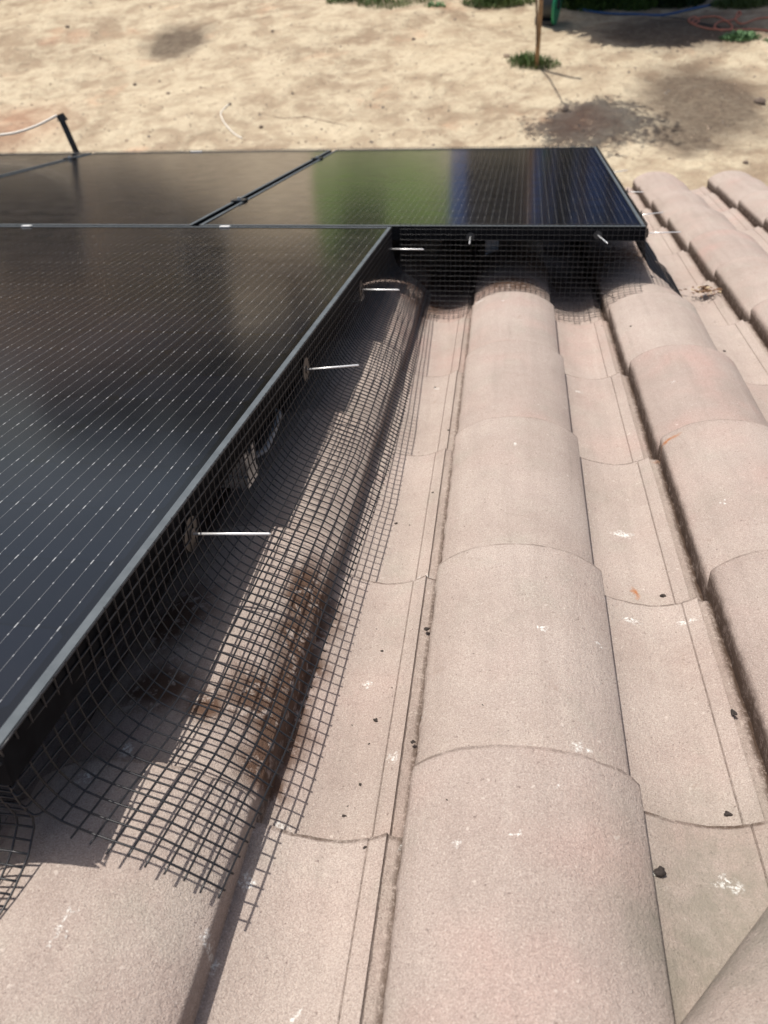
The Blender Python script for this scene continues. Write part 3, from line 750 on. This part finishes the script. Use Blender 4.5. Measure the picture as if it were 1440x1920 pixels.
# ------------------------------------------------------------------ yard
def ground_material():
    m = NT('dry_sandy_soil'); co = m.coord()
    w = m.distort(co, .35, 2.2, 3); w2 = m.distort(co, 1.6, .6, 4)
    n1 = m.noise(.55, 6, .62, w); n2 = m.noise(2.2, 6, .65, w2); n3 = m.noise(14, 5, .65); 
    c = m.mix(m.map(n1, .34, .62, smooth=True), (.268, .206, .142), (.420, .348, .245))
    c = m.mix(m.map(n2, .42, .60, 0, .75, smooth=True), c, (.500, .428, .308))
    c = m.mix(m.map(n2, .44, .30, 0, .7), c, (.260, .190, .130))
    n4 = m.noise(6.5, 6, .7, m.distort(co, 4, .25, 4)); c = m.mix(m.map(n4, .50, .36, 0, .42), c, (.27, .20, .14)); c = m.mix(m.map(n4, .56, .68, 0, .4), c, (.58, .50, .36))
    c = m.mix(m.map(m.noise(.9, 5, .6, m.distort(co, .8, 1., 2)), .60, .72, 0, .5), c, (.48, .30, .195))
    c = m.mix(m.map(n3, .3, .5, .32, 0), c, (.28, .21, .15))
    G = lambda x, y: (gnd(x, y).x, gnd(x, y).y)
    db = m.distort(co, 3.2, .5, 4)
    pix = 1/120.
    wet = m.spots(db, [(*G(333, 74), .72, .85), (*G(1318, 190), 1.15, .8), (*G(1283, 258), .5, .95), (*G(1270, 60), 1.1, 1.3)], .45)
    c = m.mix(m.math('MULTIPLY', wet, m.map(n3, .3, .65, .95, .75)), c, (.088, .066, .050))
    red = m.spots(db, [(*G(145, 72), .26, .9), (*G(98, 85), .2, 1.), (*G(1085, 228), .5, 1.1), (*G(35, 235), .9, 1.)], .8)
    c = m.mix(m.math('MULTIPLY', red, .36), c, (.34, .16, .10))
    speck = m.noise(30, 2, .5); c = m.mix(m.map(speck, .72, .76, 0, .7), c, (.14, .10, .08))
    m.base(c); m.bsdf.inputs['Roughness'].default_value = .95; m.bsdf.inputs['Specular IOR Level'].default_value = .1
    b = m.bump(n1, .6, .25); b = m.bump(n2, .9, .10, b); m.bump(n3, .7, .02, b)
    return m.mat
M_SOIL = ground_material()
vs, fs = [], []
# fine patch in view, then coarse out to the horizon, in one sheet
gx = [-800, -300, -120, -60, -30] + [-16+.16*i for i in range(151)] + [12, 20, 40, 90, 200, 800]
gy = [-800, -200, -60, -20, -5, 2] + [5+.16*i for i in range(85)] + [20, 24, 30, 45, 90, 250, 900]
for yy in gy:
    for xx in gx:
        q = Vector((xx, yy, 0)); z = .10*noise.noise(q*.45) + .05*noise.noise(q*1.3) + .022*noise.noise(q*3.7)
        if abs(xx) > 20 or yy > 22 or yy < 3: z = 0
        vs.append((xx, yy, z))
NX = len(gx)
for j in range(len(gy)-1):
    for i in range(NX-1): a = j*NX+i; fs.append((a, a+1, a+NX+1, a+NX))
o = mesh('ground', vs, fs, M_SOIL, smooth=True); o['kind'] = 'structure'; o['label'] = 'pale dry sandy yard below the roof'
def gz(x, y):
    q = Vector((x, y, 0)); return .10*noise.noise(q*.45) + .05*noise.noise(q*1.3) + .022*noise.noise(q*3.7)
def G3(px, py): v = gnd(px, py); v.z = gz(v.x, v.y); return v

# foliage -----------------------------------------------------------
def leaf_mat(name, c1, c2):
    m = NT(name); m.base(m.mix(m.map(m.noise(3.5, 3), .3, .7), c1, c2)); m.bsdf.inputs['Roughness'].default_value = .6
    m.bsdf.inputs['Specular IOR Level'].default_value = .3
    return m.mat
LEAF_A = leaf_mat('leaves_mid', (.035, .075, .018), (.075, .14, .03))
LEAF_B = leaf_mat('leaves_dark', (.012, .026, .010), (.03, .055, .016))
LEAF_C = leaf_mat('leaves_pale', (.10, .19, .08), (.17, .28, .13))
LEAF_D = leaf_mat('leaves_weed', (.045, .085, .02), (.11, .15, .045))
BARK = plain('bark', (.16, .115, .08), .9, var=.35, scale=30, bump=.01)
def leaves(mb, center, radii, n, size, rr, flat=0.):
    for i in range(n):
        while True:
            q = Vector((rr.uniform(-1, 1), rr.uniform(-1, 1), rr.uniform(-1, 1)))
            if q.length < 1: break
        q *= (.55+.45*rr.random())/max(.3, q.length)**.5
        c = Vector(center) + Vector((q.x*radii[0], q.y*radii[1], q.z*radii[2]))
        if nz(c.x*1.6/size*.08, c.y*1.6/size*.08, c.z*1.6/size*.08) < -.18: continue
        R = Matrix.Rotation(rr.uniform(0, 6.28), 3, 'Z') @ Matrix.Rotation(rr.uniform(-1.2, 1.2), 3, 'X')
        s = size*rr.uniform(.6, 1.3)
        mb.add([c + R @ Vector(v) for v in ((-s, 0, 0), (0, -s*.4, s*.1), (s, 0, -s*.1), (0, s*.4, s*.1))], [(0, 1, 2, 3)], 0)
def tree(x, y, h, r, label, mat, n=2500, size=.12, trunk=.12, lobes=7, lean=(0, 0), crown_lo=.35, seed=1, group='trees around the yard', base=None):
    rr = random.Random(seed); t = empty('tree', Matrix.Translation(base or (x, y, 0))); tag(t, label, 'tree', group)
    mb = MB(); cx, cy = lean
    pts = [Vector((0, 0, -.05)), Vector((cx*.25, cy*.25, h*.2)), Vector((cx*.7, cy*.7, h*.45)), Vector((cx, cy, h*.7)), Vector((cx*1.1, cy*1.1, h*.9))]
    mb.tube(pts, [trunk, trunk*.8, trunk*.6, trunk*.4, trunk*.15], 8)
    cr = MB()
    for i in range(lobes):
        a = i*2.4+rr.random(); d_ = r*rr.uniform(.2, .65); z = h*(crown_lo+(1-crown_lo)*rr.uniform(.15, .85)); rr_ = r*rr.uniform(.38, .6)
        c = Vector((cx+math.cos(a)*d_, cy+math.sin(a)*d_, z))
        mb.tube([pts[2], (pts[2]+c)/2+Vector((0, 0, -.05*h)), c], [trunk*.35, trunk*.22, trunk*.08], 5)
        leaves(cr, c, (rr_, rr_, rr_*.8), n//lobes, size, rr)
    leaves(cr, (cx, cy, h*(.5+crown_lo/2)), (r*.7, r*.7, h*(1-crown_lo)*.45), n//4, size, rr)
    mb.build('trunk', BARK, t, smooth=True); cr.build('crown', mat, t)
    return t
# the staked young tree: only the stake's foot and trunk are in the picture, its crown's shadow falls on the sand
sb = G3(1005, 136)
M_STK = plain('weathered_stake', (.33, .21, .115), .8, var=.3, scale=14)
mb = MB(); tp = gnd(1007, -60, 0); mb.tube([sb-Vector((0, 0, .1)), sb+Vector((.0, 0, 1.0)), sb+Vector((.01, .01, 2.1))], [.031, .029, .027], 12)
tag(mb.build('tree_stake', M_STK, smooth=True), 'tall round wooden stake standing in a tuft of weeds in the yard', 'stake')
cs = gnd(1080, 226)
hcr = 3.1; s_ = -SUN_W/SUN_W.z*-1
off = Vector((SUN_W.x, SUN_W.y, 0))/(-SUN_W.z)*hcr
tc = cs - off
tree(sb.x+.14, sb.y-.06, 4.6, .86, 'young tree tied behind the wooden stake, its crown above the picture', LEAF_A, n=3400, size=.048, trunk=.016, lobes=14,
     lean=(tc.x-sb.x-.02, tc.y-sb.y-.07), crown_lo=.58, seed=5, base=(sb.x+.02, sb.y+.07, sb.z))
# large crowns whose shade covers the far right of the yard
for (px, py, h, r, sd_) in ((1150, 8, 4.2, 1.3, 21), (1300, 30, 4.2, 1.2, 22), (1235, 52, 4.0, 1.05, 24), (1400, 0, 4.4, 1.5, 23)):
    c = gnd(px, py); hh = h*.72; c = c - Vector((SUN_W.x, SUN_W.y, 0))/(-SUN_W.z)*hh
    tree(c.x, c.y, h, r, 'leafy shade tree, %s of four crowns above the upper right picture edge' % {21:'leftmost',22:'third from left',24:'second from left',23:'rightmost'}[sd_], LEAF_B, n=5200, size=.15, trunk=.09, lobes=10, lean=(0, c.y-max(c.y, 15.6)), crown_lo=.45, seed=sd_,
         base=(c.x, max(c.y, 15.6), 0))

def tuft(px, py, rx, ry, h, label, mat, n=160, broad=False, seed=1):
    c = G3(px, py); rr = random.Random(seed*31+int(px)); mb = MB()
    for i in range(n):
        a = rr.uniform(0, 6.28); q = math.sqrt(rr.random()); x, y = math.cos(a)*q*rx, math.sin(a)*q*ry
        hh = h*(1.1-q*.6)*rr.uniform(.5, 1.2); an = rr.uniform(0, 6.28); b = Vector((math.cos(an), math.sin(an), 0)); w = hh*(.22 if broad else .07)
        z0 = gz(c.x+x, c.y+y)-c.z-.01; p0 = Vector((x, y, z0)); tip = p0 + b*hh*rr.uniform(.3, .9) + Vector((0, 0, hh)); mid = p0 + (tip-p0)*.5 + Vector((0, 0, hh*.15)); s = Vector((-b.y, b.x, 0))*w
        mb.add([p0-s*.3, p0+s*.3, mid+s, tip, mid-s], [(0, 1, 2, 4), (4, 2, 3)], 0)
    tag(mb.build('weed_clump', mat, mat=Matrix.Translation(c)), label, 'weeds', 'weed clumps in the sandy yard')
tuft(660, 4, .45, .25, .16, 'sparse green weeds at the top edge left of centre', LEAF_D, 500)
tuft(720, 12, .45, .25, .12, 'broad patch of weeds at the top edge near the middle', LEAF_D, 600)
tuft(815, 14, .18, .10, .09, 'small pale weed left of the long green strip at the top edge', LEAF_C, 120, True)
tuft(780, 2, .35, .2, .10, 'thin weeds between the two green patches at the top edge', LEAF_D, 300)
tuft(935, 2, .62, .22, .16, 'low green strip of grass left of the wooden stake', LEAF_D, 1200)
tuft(1003, 132, .34, .17, .13, 'dull green weeds around the foot of the wooden stake', LEAF_D, 520)
tuft(985, 126, .26, .14, .12, 'dull olive weeds just left of the stake foot', LEAF_D, 320)
tuft(1105, 2, .5, .25, .28, 'dark leafy shrub beside the green reel', LEAF_A, 700, True)
tuft(1185, 0, .5, .25, .26, 'dark leafy shrub above the middle of the blue hose', LEAF_A, 700, True)
tuft(1265, -4, .5, .25, .26, 'dark leafy shrub above the right end of the blue hose', LEAF_B, 700, True)
tuft(1395, 4, .5, .25, .16, 'green grass patch in the upper right corner', LEAF_D, 1100)
tuft(1386, 78, .28, .14, .09, 'pale green leafy weed below the orange cord', LEAF_C, 420, True)
tuft(1436, 82, .06, .06, .05, 'tiny weed at the right edge beside the pale green weed', LEAF_C, 60, True)
# hose, cord, reel, small litter
M_HOSE = plain('blue_hose', (.035, .10, .24), .4); M_ORG = plain('orange_cord', (.56, .20, .12), .6); M_GRN = plain('green_plastic', (.015, .26, .12), .45)
M_DKP = plain('dark_plastic', (.035, .037, .04), .5)
def ground_tube(name, pix, r, mat, label, cat, close=False):
    pts = [G3(*p)+Vector((0, 0, r)) for p in pix]
    mb = MB(); mb.tube(smooth_curve(pts), r, 8); tag(mb.build(name, mat, smooth=True), label, cat)
ground_tube('garden_hose', [(1050, 4), (1095, 11), (1140, 15), (1190, 19), (1245, 17), (1300, 10), (1345, 3), (1380, -4)], .018, M_HOSE, 'blue garden hose lying across the shade at the top right', 'hose')
ground_tube('extension_cord', [(1460, 66), (1418, 62), (1372, 58), (1330, 54), (1300, 44), (1292, 33), (1304, 27), (1312, 35), (1298, 42), (1308, 30), (1345, 30), (1372, 44), (1368, 56), (1350, 58), (1340, 48), (1350, 38), (1375, 34), (1390, 24), (1384, 22), (1380, 34), (1392, 44), (1420, 36), (1450, 33)], .011, M_ORG, 'orange extension cord lying in loose loops at the upper right', 'cord')
ground_tube('power_lead', [(1240, 20), (1270, 26), (1305, 36), (1340, 46), (1352, 50)], .008, M_DKP, 'thin black cord running into the orange loops', 'cord')
ground_tube('pale_twig', [(432, 201), (420, 212), (416, 224), (424, 241), (438, 252), (454, 262)], .008, M_ROPE, 'thin pale curved twig lying on the sand behind the panels', 'twig')
ground_tube('dry_root', [(485, 217), (530, 222), (570, 219), (612, 223), (650, 229)], .0045, BARK, 'long thin brown root half buried in the sand', 'root')
rb = G3(1030, 40); t = empty('hose_reel', Matrix.Translation(rb)); tag(t, 'green and dark grey plastic reel beside the wooden stake', 'reel')
mb = MB(); ax = Vector((1, -.25, 0)).normalized()
disc(mb, Vector((.09, -.02, .27)), .27, ax, .035, 36); mb.build('side_disc', M_GRN, t)
mb = MB(); disc(mb, Vector((-.02, .01, .25)), .17, ax, .24, 24); mb.bbox((-.22, -.12, 0), (.05, .12, .07), .015); mb.bbox((-.17, -.06, .05), (-.12, .06, .36), .015); mb.build('drum', M_DKP, t)
mb = MB(); disc(mb, Vector((.115, -.026, .27)), .07, ax, .03, 20); mb.build('hub', M_DKP, t)
M_STONE = plain('clod', (.30, .23, .165), .95, var=.3, scale=20)
M_CLOD2 = plain('dark_clod', (.12, .09, .07), .95, var=.3, scale=20)
rr = random.Random(11)
cl = [(950, 116, .05, 0, 'pale clod at the left edge of the weeds round the stake'), (1424, 190, .07, 1, 'large dark clod near the right edge of the yard'), (130, 60, .04, 1, 'dark clod above the two reddish hollows'),
 (775, 74, .03, 1, 'small dark clod left of the stake'), (513, 67, .03, 1, 'small dark clod below the top edge in the middle of the sand'), (490, 240, .03, 1, 'small dark clod right of the pale twig'),
 (1060, 210, .05, 0, 'pale clod within the leafy shadow'), (1398, 302, .03, 1, 'small dark clod beyond the eave at the far right'), (432, 201, .028, 1, 'dark clod at the upper tip of the pale twig'),
 (315, 172, .03, 1, 'small dark clod below the dark damp patch'), (250, 150, .03, 1, 'small dark clod left of and below the damp patch')]
for px, py, s, k, lab in cl:
    c = G3(px, py); bm = bmesh.new(); bmesh.ops.create_icosphere(bm, subdivisions=2, radius=s)
    for v in bm.verts: v.co *= 1+.35*noise.noise(v.co*14+Vector((px, 0, 0))); v.co.z *= .6; v.co.z += s*.3
    me = bpy.data.meshes.new('soil_clod'); bm.to_mesh(me); bm.free(); me.materials.append(M_CLOD2 if k else M_STONE)
    o = link(bpy.data.objects.new('soil_clod', me)); o.location = c; tag(o, lab, 'clod', 'loose clods on the sand')

mb = MB(); rr = random.Random(21)
for i in range(1500):
    px, py = rr.uniform(-30, 1470), rr.uniform(-10, 300); c = G3(px, py); q = rr.uniform(.006, .02)*(1 if rr.random() < .93 else 1.8)
    vs_ = [c+Vector((q*rr.uniform(.6, 1.2)*a_, q*rr.uniform(.6, 1.2)*b_, q*c_)) for a_, b_, c_ in ((-1, 0, 0), (0, -1, 0), (1, 0, 0), (0, 1, 0), (rr.uniform(-.3, .3), rr.uniform(-.3, .3), .8))]
    mb.add(vs_, [(0, 1, 4), (1, 2, 4), (2, 3, 4), (3, 0, 4)], rr.random() < .5)
o = mb.build('gravel', [M_STONE, plain('grey_pebble', (.20, .165, .13), .9)]); o['kind'] = 'stuff'; o['label'] = 'small pebbles and crumbs of earth scattered over the sand'

# ------------------------------------------------------------------ beyond the yard (seen mirrored in the panels)
M_TAN = plain('tan_stucco', (.50, .385, .27), .95, var=.10, scale=1.2)
M_TAN2 = plain('brown_stucco', (.34, .26, .19), .95, var=.12, scale=1.2)
M_ROOF2 = plain('brown_roof', (.10, .065, .05), .9, var=.25, scale=6)
M_WIN = plain('window_glass', (.01, .012, .015), .08)
M_BLUE = plain('mirrored_blue', (.14, .30, .85), .6, var=.1)
M_TRIM = plain('pale_trim', (.55, .52, .46), .7)
def far_house(x0, x1, y0, y1, h, rh, wins, label, wall):
    t = empty('neighbour_house', Matrix.Translation((x0, y0, 0))); tag(t, label, 'house')
    mb = MB(); mb.box((0, 0, -.2), (x1-x0, y1-y0, h)); mb.build('wall', wall, t)
    mb = MB(); o_ = .5; a, b, c, d = -o_, x1-x0+o_, -o_, y1-y0+o_; my_ = (c+d)/2; i_ = min((b-a)/2*.8, (d-c)/2)
    mb.add([(a, c, h+.01), (b, c, h+.01), (b, d, h+.01), (a, d, h+.01), (a+i_, my_, h+rh), (b-i_, my_, h+rh)], [(0, 1, 5, 4), (1, 2, 5), (2, 3, 4, 5), (3, 0, 4), (3, 2, 1, 0)]); mb.build('roof', M_ROOF2, t)
    for (wx, wz, ww, wh) in wins:
        mb = MB(); mb.box((wx-ww/2-.08, -.06, wz-.08), (wx+ww/2+.08, .02, wz+wh+.08)); fr = mb.build('window', M_TRIM, t)
        mb = MB(); mb.box((wx-ww/2, -.075, wz), (wx+ww/2, -.062, wz+wh)); mb.build('pane', M_WIN, fr)
far_house(-24, -9.0, 17.6, 27, 3.1, 2.2, [(3, 1, 1.6, 1.3), (8, 1, 1.2, 1.3), (13.5, .1, 2.2, 2.1), (17.5, 1, 1.0, 1.3)], 'neighbouring tan house beyond the yard, outside the picture', M_TAN)
t = empty('garden_wall', Matrix.Translation((0, 31, 0))); tag(t, 'tan garden wall far beyond the yard, outside the picture', 'wall')
mb = MB(); mb.box((-30, 0, -.2), (30, .2, 1.75)); mb.build('wall_face', M_TAN2, t); mb = MB(); mb.box((-30, -.03, 1.752), (30, .23, 1.83)); mb.build('coping', M_TAN, t)
t = empty('added_blue_block', Matrix.Translation((-.95, 15.75, 0))); tag(t, 'added blue block mirrored in the far right panel, outside the picture', 'reflector')
mb = MB(); mb.box((0, 0, -.1), (.30, 1.4, 2.3)); mb.box((1.55, 0, -.1), (1.95, 1.4, 2.3)); mb.box((2.3, 0, -.1), (5.2, 1.4, 2.3)); mb.build('wall', M_BLUE, t)  # unseen striped block, added so the far right panel mirrors blue
mb = MB(); mb.box((.303, .1, -.1), (1.547, 1.4, 2.3)); mb.build('dark_stripe', M_DKP, t); mb = MB(); mb.box((1.953, .1, -.1), (2.297, 1.4, 2.3)); mb.build('dark_stripe', M_DKP, t); mb = MB(); mb.box((-.1, -.1, 2.303), (5.4, 1.6, 2.4)); mb.build('roof', M_ROOF2, t)
# a sunlit lawn beyond the sand
mb = MB(); rr = random.Random(4)
pts = [(-3.7, 16.3), (-1.2, 15.9), (1.6, 16.0), (2.2, 19), (2.6, 26), (1.5, 30.5), (-6.5, 30.5), (-5.4, 24), (-4.4, 19)]
mb.add([(x, y, .05) for x, y in pts], [tuple(range(len(pts)))]); o = mb.build('lawn', plain('lawn_grass', (.095, .155, .022), .9, var=.45, scale=1.2)); o['kind'] = 'structure'
bush = ('leftmost', 'second', 'third', 'rightmost')
for i, (x, y, h, r, mt) in enumerate(((1.2, 21.0, 2.2, 1.0, LEAF_A), (-3.8, 22., 1.6, .8, LEAF_A), (9.6, 19.5, 3.6, 2.0, LEAF_B), (13.5, 20, 4.2, 2.2, LEAF_B))):
    tree(x, y, h, r, bush[i]+' leafy bush beyond the yard, outside the picture', mt, n=3000, size=.17, trunk=.07, lobes=9, crown_lo=.05, seed=40+i, group='bushes beyond the yard')
for i, (x, y, h, r) in enumerate(((-24, 46, 11, 4.5), (-17, 47, 13, 5), (-10, 40, 9, 4.0), (-3, 40, 12, 5), (4, 39, 10, 4.6), (11, 38, 12, 5), (18, 36, 10, 4.5))):
    tree(x, y, h, r, 'tall dark tree, %s from the left of the row behind the garden wall' % ('first', 'second', 'third', 'fourth', 'fifth', 'sixth', 'seventh')[i], LEAF_B, n=4200, size=.5, trunk=.3, lobes=11, crown_lo=.12, seed=60+i)
